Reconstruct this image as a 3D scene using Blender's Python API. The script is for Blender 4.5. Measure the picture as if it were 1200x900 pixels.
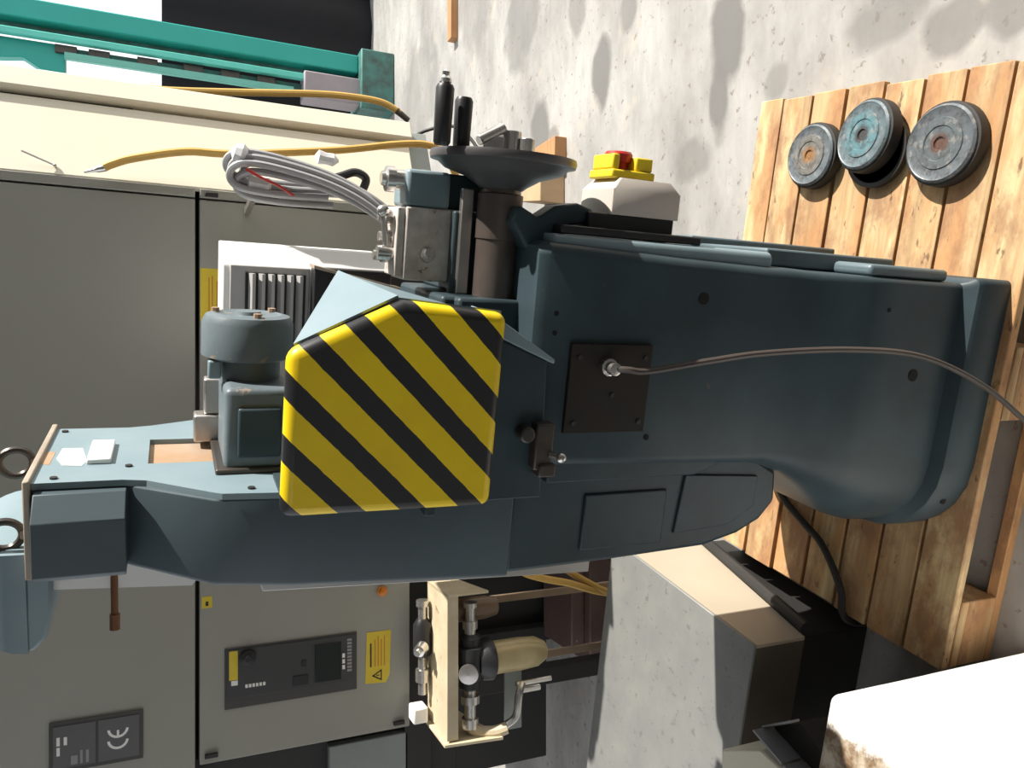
import bpy, math, random
from mathutils import Vector, Matrix
random.seed(7)
SC = bpy.context.scene
for o in list(bpy.data.objects): bpy.data.objects.remove(o)
COL = SC.collection

# ------------------------------------------------------------------ camera
TH = math.radians(24.0)
cam_d = bpy.data.cameras.new('camera'); cam_d.sensor_width = 36.0; cam_d.lens = 27.0
cam_d.clip_start = 0.02; cam_d.clip_end = 200
cam = bpy.data.objects.new('camera', cam_d); COL.objects.link(cam)
# the phone was held upright, the picture lies on its side: picture-left is up
upv = Vector((0, math.sin(TH), math.cos(TH))); fwd = Vector((0, math.cos(TH), -math.sin(TH)))
lx = -upv; ly = Vector((1, 0, 0)); lz = -fwd
M = Matrix(((lx.x, ly.x, lz.x, 0), (lx.y, ly.y, lz.y, 0), (lx.z, ly.z, lz.z, 1.6), (0, 0, 0, 1)))
cam.matrix_world = M
SC.camera = cam

# ------------------------------------------------------------------ world, sun, exposure
w = bpy.data.worlds.new('world'); SC.world = w; w.use_nodes = True
bg = w.node_tree.nodes['Background']; bg.inputs[0].default_value = (0.94, 0.97, 1.0, 1); bg.inputs[1].default_value = 1.3
sun_d = bpy.data.lights.new('sun', 'SUN'); sun_d.energy = 8.2; sun_d.angle = math.radians(0.6); sun_d.color = (1.0, 0.95, 0.87)
sun = bpy.data.objects.new('sun', sun_d); COL.objects.link(sun)
SUN_DIR = Vector((1.0, 0.025, 0.85))
sun.rotation_euler = SUN_DIR.to_track_quat('Z', 'Y').to_euler(); sun.location = (6, 1, 6)
vs = SC.view_settings; vs.view_transform = 'Standard'; vs.look = 'None'; vs.gamma = 1.0; vs.use_curve_mapping = False; vs.exposure = 0.0

# ------------------------------------------------------------------ materials
MATS = {}
def nd(nt, typ, **kw):
    n = nt.nodes.new(typ)
    for k, v in kw.items(): setattr(n, k, v)
    return n
def base_mat(name):
    m = bpy.data.materials.new(name); m.use_nodes = True
    nt = m.node_tree; b = nt.nodes['Principled BSDF']; return m, nt, b
def col4(c): return (c[0], c[1], c[2], 1)
def mixc(nt, fac, a, b, mode='MIX'):
    n = nd(nt, 'ShaderNodeMix', data_type='RGBA', blend_type=mode)
    if isinstance(fac, (int, float)): n.inputs[0].default_value = fac
    else: nt.links.new(fac, n.inputs[0])
    for i, v in ((6, a), (7, b)):
        if isinstance(v, (tuple, list)): n.inputs[i].default_value = col4(v)
        else: nt.links.new(v, n.inputs[i])
    return n.outputs[2]
def math_(nt, op, a, b=None, c=None):
    n = nd(nt, 'ShaderNodeMath', operation=op)
    for i, v in enumerate((a, b, c)):
        if v is None: continue
        if isinstance(v, (int, float)): n.inputs[i].default_value = v
        else: nt.links.new(v, n.inputs[i])
    return n.outputs[0]
def coords(nt, scale=(1, 1, 1), off=None):
    tc = nd(nt, 'ShaderNodeTexCoord'); mp = nd(nt, 'ShaderNodeMapping')
    mp.inputs['Scale'].default_value = scale
    nt.links.new(tc.outputs['Object'], mp.inputs['Vector'])
    if off is not None: nt.links.new(off, mp.inputs['Location'])
    return mp.outputs[0]
def noise(nt, vec, scale, detail=4, rough=0.6):
    n = nd(nt, 'ShaderNodeTexNoise'); n.inputs['Scale'].default_value = scale
    n.inputs['Detail'].default_value = detail; n.inputs['Roughness'].default_value = rough
    nt.links.new(vec, n.inputs['Vector']); return n.outputs[0]
def ramp(nt, fac, a, b):
    n = nd(nt, 'ShaderNodeMapRange'); n.inputs[1].default_value = a; n.inputs[2].default_value = b
    n.clamp = True; nt.links.new(fac, n.inputs[0]); return n.outputs[0]
def bump(nt, b, h, strength, dist=0.002):
    n = nd(nt, 'ShaderNodeBump'); n.inputs['Strength'].default_value = strength; n.inputs['Distance'].default_value = dist
    nt.links.new(h, n.inputs['Height']); nt.links.new(n.outputs[0], b.inputs['Normal'])
def mat(name, c, rough=0.5, metal=0.0, c2=None, vs_=6.0, amt=0.6, chip=None, chip_t=0.66, chip_s=30, bmp=0.15, coat=0.0, scale=(1, 1, 1), spec=0.5):
    if name in MATS: return MATS[name]
    m, nt, b = base_mat(name)
    v = coords(nt, scale)
    n1 = noise(nt, v, vs_)
    c2 = c2 or tuple(x * 0.78 for x in c)
    out = mixc(nt, math_(nt, 'MULTIPLY', ramp(nt, n1, 0.35, 0.7), amt), c, c2)
    if chip:
        n2 = noise(nt, v, chip_s, 6, 0.7)
        out = mixc(nt, ramp(nt, n2, chip_t, chip_t + 0.03), out, chip)
    nt.links.new(out, b.inputs['Base Color'])
    b.inputs['Roughness'].default_value = rough; b.inputs['Metallic'].default_value = metal
    b.inputs['Specular IOR Level'].default_value = spec; b.inputs['Coat Weight'].default_value = coat; b.inputs['Coat Roughness'].default_value = 0.25
    if bmp: bump(nt, b, noise(nt, v, vs_ * 8), bmp)
    MATS[name] = m; return m

PAINT = mat('blue_machine_paint', (0.047, 0.072, 0.085), 0.42, c2=(0.029, 0.042, 0.049), vs_=5, amt=0.85, chip=(0.11, 0.09, 0.07), chip_t=0.70, chip_s=22, bmp=0.12, spec=0.28)
PAINTL = mat('sunlit_blue_paint', (0.235, 0.31, 0.345), 0.42, c2=(0.17, 0.25, 0.28), vs_=7, chip=(0.35, 0.28, 0.2), chip_t=0.70, chip_s=26, bmp=0.1)  # paler copy of the machine paint, sun and sky light put into the colour
PAINTH = mat('head_blue_paint', (0.085, 0.115, 0.133), 0.42, c2=(0.065, 0.088, 0.10), vs_=5, chip=(0.2, 0.17, 0.13), chip_t=0.72, chip_s=22, spec=.3)
MOTORP = mat('worn_motor_paint', (0.16, 0.20, 0.22), 0.45, c2=(0.11, 0.14, 0.155), vs_=9, amt=0.9, chip=(0.30, 0.24, 0.19), chip_t=0.62, chip_s=18, bmp=0.2)
PAINTF = mat('sunlit_dusty_flank_paint', (0.12, 0.165, 0.185), 0.4, c2=(0.08, 0.11, 0.125), vs_=8, chip=(0.3, 0.27, 0.22), chip_t=0.66, chip_s=30)  # machine paint, a little dusty, lightened to show sun on the flank
STEEL = mat('worn_steel', (0.50, 0.48, 0.46), 0.38, 0.9, c2=(0.30, 0.26, 0.23), vs_=14, chip=(0.22, 0.12, 0.07), chip_t=0.66)
CHROME = mat('bright_fitting_metal', (0.72, 0.70, 0.67), 0.25, 0.9, c2=(0.5, 0.48, 0.45), vs_=20, bmp=0.05)
RUSTBLK = mat('rust_speckled_block', (0.74, 0.69, 0.65), 0.6, 0.1, c2=(0.42, 0.35, 0.31), vs_=18, amt=0.9, chip=(0.22, 0.13, 0.09), chip_t=0.62, chip_s=34)
DARKST = mat('oily_dark_steel', (0.055, 0.050, 0.047), 0.35, 0.3, c2=(0.10, 0.075, 0.055), vs_=12)
SHAFT = mat('brown_oiled_shaft', (0.17, 0.135, 0.115), 0.35, 0.5, c2=(0.08, 0.065, 0.06), vs_=10)
BLACKP = mat('black_plastic', (0.016, 0.016, 0.018), 0.4, c2=(0.03, 0.03, 0.03), bmp=0.05)
RUBBER = mat('black_rubber', (0.02, 0.019, 0.018), 0.6, c2=(0.035, 0.032, 0.03), bmp=0.05)
BROWNC = mat('brown_cable_sheath', (0.075, 0.060, 0.052), 0.45, c2=(0.05, 0.04, 0.035), bmp=0.05)
RUST = mat('bare_rusty_metal', (0.42, 0.32, 0.24), 0.6, 0.1, c2=(0.40, 0.22, 0.10), vs_=9, amt=0.9, chip=(0.25, 0.12, 0.05), chip_t=0.64)
TANEDGE = mat('tan_bare_edge', (0.40, 0.34, 0.27), 0.6, c2=(0.25, 0.19, 0.14), vs_=20)
BEIGE = mat('beige_plastic', (0.62, 0.56, 0.50), 0.5, c2=(0.56, 0.5, 0.45), bmp=0.05)
WHITEP = mat('white_paint', (0.82, 0.81, 0.79), 0.5, c2=(0.75, 0.74, 0.72), bmp=0.05)
GREYV = mat('grey_louvre_paint', (0.46, 0.45, 0.44), 0.5, c2=(0.4, 0.39, 0.38), bmp=0.05)
YELLOW = mat('yellow_plastic', (0.80, 0.60, 0.02), 0.45, c2=(0.72, 0.52, 0.02), bmp=0.03)
REDP = mat('red_button_plastic', (0.50, 0.03, 0.02), 0.35, c2=(0.35, 0.02, 0.015), bmp=0.03)
LABELY = mat('yellow_label_print', (0.72, 0.55, 0.04), 0.5, c2=(0.62, 0.45, 0.03), vs_=30, bmp=0)
LABELW = mat('white_label', (0.85, 0.84, 0.82), 0.5, c2=(0.8, 0.78, 0.76), bmp=0)
INK = mat('black_print', (0.03, 0.025, 0.02), 0.6, bmp=0)
REDINK = mat('red_print', (0.60, 0.22, 0.03), 0.6, bmp=0)
GREYPR = mat('grey_print', (0.30, 0.30, 0.30), 0.6, bmp=0)
PLATED = mat('dark_grey_plate', (0.115, 0.115, 0.12), 0.5, c2=(0.09, 0.09, 0.095), bmp=0.05)
PLATEF = mat('dark_plate_frame', (0.06, 0.058, 0.055), 0.5, bmp=0.05)
HOLE = mat('black_bore', (0.004, 0.004, 0.004), 0.9, bmp=0)
CAB = mat('grey_cabinet_paint', (0.33, 0.325, 0.285), 0.45, c2=(0.305, 0.30, 0.26), vs_=2.5, bmp=0.04)
CREAM = mat('cream_cabinet_paint', (0.80, 0.74, 0.60), 0.5, c2=(0.76, 0.70, 0.56), vs_=3, bmp=0.04)
GREENG = mat('grey_green_paint', (0.30, 0.33, 0.31), 0.5, bmp=0.05)
DARKGAP = mat('dark_frame_and_shade', (0.025, 0.023, 0.022), 0.6, bmp=0.05)  # near-black paint, also used for shade below the chest and cabinet
BROWNRED = mat('red_brown_primer', (0.17, 0.105, 0.09), 0.6, c2=(0.1, 0.07, 0.06), chip=(0.4, 0.35, 0.33), chip_t=0.68, chip_s=40)
HOSE = mat('ochre_hose_rubber', (0.62, 0.38, 0.09), 0.5, c2=(0.52, 0.30, 0.07), bmp=0.03)
GREYCAB = mat('grey_cable_sheath', (0.42, 0.42, 0.43), 0.45, c2=(0.34, 0.34, 0.35), bmp=0.03)
FOAM = mat('white_wrap_film', (0.86, 0.86, 0.86), 0.4, c2=(0.75, 0.75, 0.76), vs_=25, bmp=0.5)
TEAL = mat('teal_machine_paint', (0.015, 0.36, 0.31), 0.4, c2=(0.01, 0.32, 0.27), bmp=0.04)
TEALD = mat('dirty_teal_paint', (0.06, 0.22, 0.19), 0.5, c2=(0.05, 0.07, 0.06), vs_=9, amt=0.9)
BRASS = mat('yellowed_clear_bowl', (0.50, 0.41, 0.22), 0.3, 0.2, c2=(0.36, 0.28, 0.13), vs_=12, bmp=0.05)
CREAMST = mat('cream_bracket_paint', (0.62, 0.53, 0.37), 0.5, c2=(0.45, 0.36, 0.22), vs_=14, chip=(0.2, 0.12, 0.06), chip_t=0.66)
BROWNST = mat('brown_strip_metal', (0.30, 0.215, 0.14), 0.55, c2=(0.2, 0.14, 0.09), vs_=12)
GALV = mat('galvanised_sheet', (0.27, 0.275, 0.265), 0.5, 0.3, c2=(0.34, 0.335, 0.315), vs_=9, amt=0.8, chip=(0.22, 0.22, 0.21), chip_t=0.60, chip_s=38)
GALVS = mat('bracket_galvanised', (0.40, 0.41, 0.44), 0.4, 0.5, c2=(0.32, 0.33, 0.36), vs_=14)
BEIGEST = mat('tan_enamel_sheet', (0.46, 0.40, 0.31), 0.4, c2=(0.40, 0.34, 0.26), vs_=5)
BROWNF = mat('dark_brown_sheet', (0.11, 0.09, 0.07), 0.5, c2=(0.07, 0.06, 0.045))
CARTON = mat('tan_timber_block', (0.55, 0.38, 0.22), 0.7, c2=(0.45, 0.30, 0.17), vs_=12)
STICKW = mat('red_brown_timber', (0.42, 0.20, 0.08), 0.7, c2=(0.50, 0.30, 0.15), vs_=8, scale=(1, 8, 8))
WALLM = mat('plaster_wall', (0.42, 0.41, 0.39), 0.9, vs_=3)
CEILM = mat('ceiling_board', (0.18, 0.175, 0.17), 0.9, vs_=3)
LAMPO = mat('orange_lens', (0.70, 0.22, 0.02), 0.3, bmp=0)

def stripe_mat():
    m, nt, b = base_mat('hazard_stripes')
    tc = nd(nt, 'ShaderNodeTexCoord'); sep = nd(nt, 'ShaderNodeSeparateXYZ'); nt.links.new(tc.outputs['Object'], sep.inputs[0])
    wob = noise(nt, tc.outputs['Object'], 60, 3)
    s = math_(nt, 'MULTIPLY_ADD', sep.outputs[0], -STR_K, sep.outputs[2])
    s = math_(nt, 'MULTIPLY_ADD', wob, 0.003, s)
    s = math_(nt, 'DIVIDE', math_(nt, 'ADD', s, 10 * STR_P - STR_0), STR_P)
    f = math_(nt, 'FRACT', s)
    fac = math_(nt, 'LESS_THAN', f, STR_F)
    yn = noise(nt, tc.outputs['Object'], 9, 6, 0.7)
    yel = mixc(nt, math_(nt, 'MULTIPLY', ramp(nt, yn, 0.45, 0.75), 0.5), (0.92, 0.66, 0.006), (0.76, 0.50, 0.01))
    chips = ramp(nt, noise(nt, tc.outputs['Object'], 34, 5, 0.7), 0.70, 0.73)
    yel = mixc(nt, chips, yel, (0.10, 0.07, 0.02))
    c = mixc(nt, fac, (0.018, 0.018, 0.02), yel)
    nt.links.new(c, b.inputs['Base Color']); b.inputs['Roughness'].default_value = 0.42
    return m
def wood_mat(name, a, b_, dark):
    m, nt, b = base_mat(name)
    oi = nd(nt, 'ShaderNodeObjectInfo')
    off = nd(nt, 'ShaderNodeCombineXYZ')
    nt.links.new(math_(nt, 'MULTIPLY', oi.outputs['Random'], 37.0), off.inputs[0]); nt.links.new(math_(nt, 'MULTIPLY', oi.outputs['Random'], 91.0), off.inputs[1])
    v = coords(nt, (2.2, 30, 30), off.outputs[0]); v2 = coords(nt, (3.5, 7, 7), off.outputs[0])
    g = noise(nt, v, 1.0, 5, 0.65)
    base = mixc(nt, oi.outputs['Random'], a, b_)
    c = mixc(nt, ramp(nt, g, 0.40, 0.72), base, tuple(x * 0.62 for x in b_))
    rd = noise(nt, coords(nt, (1.6, 6, 6), off.outputs[0]), 2.3, 4, 0.6)
    c = mixc(nt, math_(nt, 'MULTIPLY', ramp(nt, rd, 0.46, 0.60), 0.75), c, (0.50, 0.25, 0.10))
    st = noise(nt, v2, 1.6, 5, 0.7)
    c = mixc(nt, math_(nt, 'MULTIPLY', ramp(nt, st, 0.47, 0.62), 0.8), c, dark)
    sp = noise(nt, coords(nt, (9, 22, 22), off.outputs[0]), 2.0, 4, 0.6)
    c = mixc(nt, math_(nt, 'MULTIPLY', ramp(nt, sp, 0.64, 0.70), 0.8), c, tuple(x * 0.4 for x in dark))
    nt.links.new(c, b.inputs['Base Color']); b.inputs['Roughness'].default_value = 0.75
    bump(nt, b, g, 0.35, 0.003)
    return m
def floor_mat():
    m, nt, b = base_mat('stained_concrete')
    tc = nd(nt, 'ShaderNodeTexCoord'); P = tc.outputs['Object']
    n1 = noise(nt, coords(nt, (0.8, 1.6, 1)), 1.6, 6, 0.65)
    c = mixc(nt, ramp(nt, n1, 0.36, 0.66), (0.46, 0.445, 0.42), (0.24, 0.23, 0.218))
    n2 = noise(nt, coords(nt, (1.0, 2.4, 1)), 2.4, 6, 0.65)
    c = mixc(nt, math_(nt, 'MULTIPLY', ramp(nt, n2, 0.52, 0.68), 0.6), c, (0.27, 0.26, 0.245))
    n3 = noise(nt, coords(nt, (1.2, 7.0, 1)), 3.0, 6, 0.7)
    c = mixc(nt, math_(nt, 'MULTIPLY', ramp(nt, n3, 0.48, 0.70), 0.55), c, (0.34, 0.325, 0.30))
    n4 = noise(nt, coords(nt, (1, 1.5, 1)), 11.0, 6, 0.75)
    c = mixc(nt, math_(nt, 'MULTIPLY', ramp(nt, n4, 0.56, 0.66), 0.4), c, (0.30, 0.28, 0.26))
    sp = noise(nt, P, 28, 3, 0.6)
    c = mixc(nt, math_(nt, 'MULTIPLY', ramp(nt, sp, 0.62, 0.68), 0.7), c, (0.17, 0.14, 0.12))
    ye = noise(nt, P, 5, 3)
    c = mixc(nt, math_(nt, 'MULTIPLY', ramp(nt, ye, 0.6, 0.7), 0.25), c, (0.60, 0.50, 0.36))
    wn = nd(nt, 'ShaderNodeTexNoise'); wn.inputs['Scale'].default_value = 7; wn.inputs['Detail'].default_value = 6; nt.links.new(P, wn.inputs['Vector'])
    sep = nd(nt, 'ShaderNodeSeparateXYZ'); nt.links.new(P, sep.inputs[0])
    for (cx, cy, rx, ry, k) in STAINS:
        dx = math_(nt, 'DIVIDE', math_(nt, 'SUBTRACT', sep.outputs[0], cx), rx)
        dy = math_(nt, 'DIVIDE', math_(nt, 'SUBTRACT', sep.outputs[1], cy), ry)
        d = math_(nt, 'ADD', math_(nt, 'MULTIPLY', dx, dx), math_(nt, 'MULTIPLY', dy, dy))
        d = math_(nt, 'ADD', d, math_(nt, 'MULTIPLY_ADD', wn.outputs[0], 2.2, -1.1))
        c = mixc(nt, math_(nt, 'MULTIPLY', ramp(nt, d, 1.2, 0.6), k), c, (0.165, 0.158, 0.148))
    nt.links.new(c, b.inputs['Base Color']); b.inputs['Roughness'].default_value = 0.62
    bump(nt, b, noise(nt, P, 40, 5), 0.2, 0.003)
    return m
def slab_mat():
    m, nt, b = base_mat('chipped_white_paint')
    tc = nd(nt, 'ShaderNodeTexCoord'); P = tc.outputs['Object']
    sep = nd(nt, 'ShaderNodeSeparateXYZ'); nt.links.new(P, sep.inputs[0])
    e = math_(nt, 'ADD', sep.outputs[0], math_(nt, 'MULTIPLY_ADD', noise(nt, P, 14, 5, 0.7), 0.10, -0.05))
    e = math_(nt, 'MULTIPLY_ADD', sep.outputs[1], -0.12, e)
    bare = mixc(nt, ramp(nt, noise(nt, P, 22, 5, 0.7), 0.40, 0.62), (0.20, 0.12, 0.06), (0.55, 0.47, 0.36))
    c = mixc(nt, ramp(nt, e, -0.075, -0.062), bare, (0.88, 0.87, 0.85))
    nt.links.new(c, b.inputs['Base Color']); b.inputs['Roughness'].default_value = 0.6
    bump(nt, b, noise(nt, P, 30, 5), 0.3, 0.003)
    return m
def disc_mat(name, outer, mid, inner):
    m, nt, b = base_mat(name)
    tc = nd(nt, 'ShaderNodeTexCoord'); P = tc.outputs['Object']
    sep = nd(nt, 'ShaderNodeSeparateXYZ'); nt.links.new(P, sep.inputs[0])
    r = math_(nt, 'SQRT', math_(nt, 'ADD', math_(nt, 'POWER', sep.outputs[0], 2.0), math_(nt, 'POWER', sep.outputs[1], 2.0)))
    r = math_(nt, 'MULTIPLY_ADD', noise(nt, P, 40, 4), 0.02, r)
    c = mixc(nt, ramp(nt, r, 0.024, 0.034), inner, mid); c = mixc(nt, ramp(nt, r, 0.052, 0.064), c, outer)
    ring = math_(nt, 'SINE', math_(nt, 'MULTIPLY', r, 900.0))
    c = mixc(nt, math_(nt, 'MULTIPLY', ramp(nt, ring, 0.3, 1.0), 0.35), c, (0.16, 0.15, 0.15))
    mt_ = noise(nt, P, 70, 6, 0.75)
    c = mixc(nt, math_(nt, 'MULTIPLY', ramp(nt, mt_, 0.48, 0.64), 0.75), c, (0.06, 0.055, 0.05))
    mt2 = noise(nt, coords(nt, (1, 1.3, 1)), 45, 5, 0.7)
    c = mixc(nt, math_(nt, 'MULTIPLY', ramp(nt, mt2, 0.54, 0.64), 0.6), c, (0.34, 0.31, 0.28))
    nt.links.new(c, b.inputs['Base Color']); b.inputs['Roughness'].default_value = 0.4; b.inputs['Metallic'].default_value = 0.25
    return m

# ------------------------------------------------------------------ mesh builder
class MB:
    def __init__(s): s.v = []; s.f = []; s.s = []
    def add(s, vs, fs, smooth=False):
        o = len(s.v); s.v += [tuple(p) for p in vs]
        for f in fs: s.f.append(tuple(i + o for i in f)); s.s.append(smooth)
        return s
    def box(s, x0, x1, y0, y1, z0, z1):
        x0, x1 = min(x0, x1), max(x0, x1); y0, y1 = min(y0, y1), max(y0, y1); z0, z1 = min(z0, z1), max(z0, z1)
        v = [(x0, y0, z0), (x1, y0, z0), (x1, y1, z0), (x0, y1, z0), (x0, y0, z1), (x1, y0, z1), (x1, y1, z1), (x0, y1, z1)]
        return s.add(v, [(0, 3, 2, 1), (4, 5, 6, 7), (0, 1, 5, 4), (1, 2, 6, 5), (2, 3, 7, 6), (3, 0, 4, 7)])
    def prism(s, poly, axis, a, b):
        """poly: 2-D points in the two other axes; extruded along axis a..b"""
        n = len(poly)
        def mk(p, q):
            return {'x': (q, p[0], p[1]), 'y': (p[0], q, p[1]), 'z': (p[0], p[1], q)}[axis]
        v = [mk(p, a) for p in poly] + [mk(p, b) for p in poly]
        f = [tuple(range(n)), tuple(range(2 * n - 1, n - 1, -1))] + [(i, i + n, (i + 1) % n + n, (i + 1) % n) for i in range(n)]
        return s.add(v, f)
    def loft(s, rings, cap=True, smooth=True):
        n = len(rings[0]); v = [p for r in rings for p in r]; f = []
        for k in range(len(rings) - 1):
            for i in range(n):
                j = (i + 1) % n; f.append((k * n + i, k * n + j, (k + 1) * n + j, (k + 1) * n + i))
        s.add(v, f, smooth)
        if cap:
            o = len(s.v) - len(v)
            s.f.append(tuple(o + i for i in reversed(range(n)))); s.s.append(False)
            s.f.append(tuple(o + len(v) - n + i for i in range(n))); s.s.append(False)
        return s
    def lathe(s, prof, org, axis, seg=24):
        """prof: (distance along axis, radius)"""
        ax = Vector(axis).normalized(); u = ax.orthogonal().normalized(); w_ = ax.cross(u); org = Vector(org)
        rings = [[org + ax * h + (u * math.cos(2 * math.pi * i / seg) + w_ * math.sin(2 * math.pi * i / seg)) * max(r, 1e-4) for i in range(seg)] for h, r in prof]
        return s.loft(rings)
    def cyl(s, p0, p1, r0, r1=None, seg=20):
        p0 = Vector(p0); p1 = Vector(p1); return s.lathe([(0, r0), ((p1 - p0).length, r0 if r1 is None else r1)], p0, p1 - p0, seg)
    def tube(s, pts, r, seg=10, sub=6):
        P = [Vector(p) for p in pts]; Q = []
        for i in range(len(P) - 1):
            a = P[max(i - 1, 0)]; b = P[i]; c = P[i + 1]; d = P[min(i + 2, len(P) - 1)]
            for k in range(sub):
                t = k / sub; Q.append(0.5 * ((2 * b) + (c - a) * t + (2 * a - 5 * b + 4 * c - d) * t * t + (3 * b - a - 3 * c + d) * t ** 3))
        Q.append(P[-1]); rings = []; prev = None
        for i, q in enumerate(Q):
            tg = (Q[min(i + 1, len(Q) - 1)] - Q[max(i - 1, 0)]).normalized()
            u = tg.orthogonal().normalized() if prev is None else (prev - tg * prev.dot(tg)).normalized()
            prev = u; w_ = tg.cross(u); rr = r(i / (len(Q) - 1)) if callable(r) else r
            rings.append([q + (u * math.cos(2 * math.pi * k / seg) + w_ * math.sin(2 * math.pi * k / seg)) * rr for k in range(seg)])
        return s.loft(rings)
    def sphere(s, c, r, seg=14):
        return s.lathe([(-r * math.cos(math.pi * i / 8), r * math.sin(math.pi * i / 8)) for i in range(9)], c, (0, 0, 1), seg)
    def torus(s, c, R, r, axis, seg=28, k=8):
        ax = Vector(axis).normalized(); u = ax.orthogonal().normalized(); w_ = ax.cross(u); c = Vector(c); rings = []
        for i in range(seg + 1):
            a = 2 * math.pi * i / seg; d = u * math.cos(a) + w_ * math.sin(a)
            rings.append([c + d * (R + r * math.cos(2 * math.pi * j / k)) + ax * r * math.sin(2 * math.pi * j / k) for j in range(k)])
        return s.loft(rings, cap=False)
def rrect(x0, x1, y0, y1, z, r=(0.01,) * 4, k=6):
    """rounded rectangle at height z; radii: front-left, front-right, back-right, back-left (front = low y)"""
    out = []
    for (cx, cy, a0, rr) in ((x0, y0, 180, r[0]), (x1, y0, 270, r[1]), (x1, y1, 0, r[2]), (x0, y1, 90, r[3])):
        rr = max(rr, 0.001)
        ox = cx + (rr if cx == x0 else -rr); oy = cy + (rr if cy == y0 else -rr)
        for i in range(k + 1):
            a = math.radians(a0 + 90 * i / k); out.append((ox + rr * math.cos(a), oy + rr * math.sin(a), z))
    return out

YAW = math.radians(-12.0)
def W(t, n, z): return Vector((t * math.cos(YAW) - n * math.sin(YAW), t * math.sin(YAW) + n * math.cos(YAW), z))
class Thing:
    """a thing whose pieces are given in the absolute coordinates of its frame (yaw = turned with the pallet, or 0)"""
    def __init__(s, name, org, yaw=0.0, label=None, cat=None, group=None, kind=None, empty=True):
        s.name = name; s.org = Vector(org); s.yaw = yaw; s.meta = (label, cat, group, kind); s.e = None
        if empty:
            s.e = bpy.data.objects.new(name, None); s.e.empty_display_size = 0.05; COL.objects.link(s.e); s.place(s.e); s.tag(s.e)
    def place(s, o):
        c, n = math.cos(s.yaw), math.sin(s.yaw)
        o.location = (s.org.x * c - s.org.y * n, s.org.x * n + s.org.y * c, s.org.z); o.rotation_euler = (0, 0, s.yaw)
    def tag(s, o):
        l, c, g, k = s.meta
        if l: o['label'] = l
        if c: o['category'] = c
        if g: o['group'] = g
        if k: o['kind'] = k
    def mesh(s, name, mb, m, bevel=0.0, seg=2):
        me = bpy.data.meshes.new(name); me.from_pydata([tuple(Vector(v) - s.org) for v in mb.v], [], mb.f)
        me.polygons.foreach_set('use_smooth', mb.s); me.materials.append(m); me.update()
        import bmesh
        bm = bmesh.new(); bm.from_mesh(me); bmesh.ops.recalc_face_normals(bm, faces=bm.faces); bm.to_mesh(me); bm.free(); me.set_sharp_from_angle(angle=math.radians(34))
        o = bpy.data.objects.new(name, me); COL.objects.link(o)
        if bevel:
            b = o.modifiers.new('bevel', 'BEVEL'); b.width = bevel; b.segments = seg; b.limit_method = 'ANGLE'; b.angle_limit = math.radians(35)
        return o
    def part(s, name, mb, m, bevel=0.0, seg=2, parent=None, label=None, kind=None):
        o = s.mesh(name, mb, m, bevel, seg); o.parent = parent or s.e
        if label: o['label'] = label
        if kind: o['kind'] = kind
        return o
    def solo(s, mb, m, bevel=0.0, seg=2):
        o = s.mesh(s.name, mb, m, bevel, seg); s.place(o); s.tag(o); s.e = o; return o
def single(name, mb, m, org, yaw, label, cat, group=None, bevel=0.0, seg=2):
    return Thing(name, org, yaw, label, cat, group, empty=False).solo(mb, m, bevel, seg)
def struct(name, mb, m, org=(0, 0, 0)):
    return Thing(name, org, 0, None, None, None, 'structure', empty=False).solo(mb, m)

# ------------------------------------------------------------------ the hall (open on its right-hand side)
STAINS = [(1.21, 3.27, .15, .10, .9), (1.10, 3.12, .09, .06, .7), (1.264, 2.70, .14, .075, .9), (1.10, 1.93, .17, .085, .95), (.90, 1.97, .14, .045, .9), (.75, 2.10, .08, .10, .6), (1.80, 3.49, .25, .2, .6),
          (1.43, 2.50, .09, .06, .7), (1.62, 2.9, .12, .08, .6), (.90, 1.35, .08, .12, .6), (.80, 1.17, .07, .08, .7), (.79, 1.03, .07, .07, .7), (.88, 1.72, .06, .05, .5), (2.3, 4.1, .4, .3, .5), (1.95, 5.2, .5, .4, .5)]
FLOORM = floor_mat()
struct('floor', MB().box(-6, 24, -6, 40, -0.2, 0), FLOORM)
struct('ceiling', MB().box(-4.2, 2.0, -3.2, 4.7, 4.5, 4.7), CEILM)
struct('wall_back', MB().box(-4.0, 0.75, 4.5, 4.7, 0, 4.5), WALLM)
struct('shade_wall_right', MB().box(2.0, 2.2, -3.2, 0.70, 0, 4.7), WALLM)  # unseen wall added to keep sun and sky light off the near floor
struct('wall_front', MB().box(-4.0, 2.0, -3.2, -3.0, 0, 4.5), WALLM)

# ------------------------------------------------------------------ pallet
WOOD = wood_mat('pallet_wood', (0.72, 0.56, 0.31), (0.50, 0.31, 0.15), (0.30, 0.15, 0.075))
pal = Thing('pallet', (-0.2, 1.338, 0), YAW, 'worn wooden pallet carrying the blue machine', 'pallet')
edges = [0.936, 1.036, 1.134, 1.231, 1.333, 1.440, 1.545, 1.649, 1.738]
for i in range(8):
    a, b = edges[i] + 0.004, edges[i + 1] - 0.004
    mb = MB().box(-0.80 + random.uniform(-.008, .004), 0.40 + random.uniform(-.004, .008), a, b, 0.128, 0.15 + random.uniform(-0.002, 0.0015))
    o = pal.part('deck_plank', mb, WOOD, 0.002, 1)
for t0 in (-0.80, -0.2725, 0.255):
    pal.part('cross_board', MB().box(t0, t0 + 0.145, 0.937, 1.737, 0.106, 0.128), WOOD, 0.002, 1)
for t0 in (-0.80, -0.2725, 0.255):
    for n0 in (0.938, 1.29, 1.637):
        pal.part('block', MB().box(t0, t0 + 0.145, n0, n0 + 0.1, 0.022, 0.106), WOOD, 0.002, 1)
for n0 in (0.938, 1.29, 1.637):
    pal.part('bottom_board', MB().box(-0.80, 0.40, n0, n0 + (0.1 if n0 > 1 else 0.024), 0.0, 0.022), WOOD, 0.002, 1)

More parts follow.
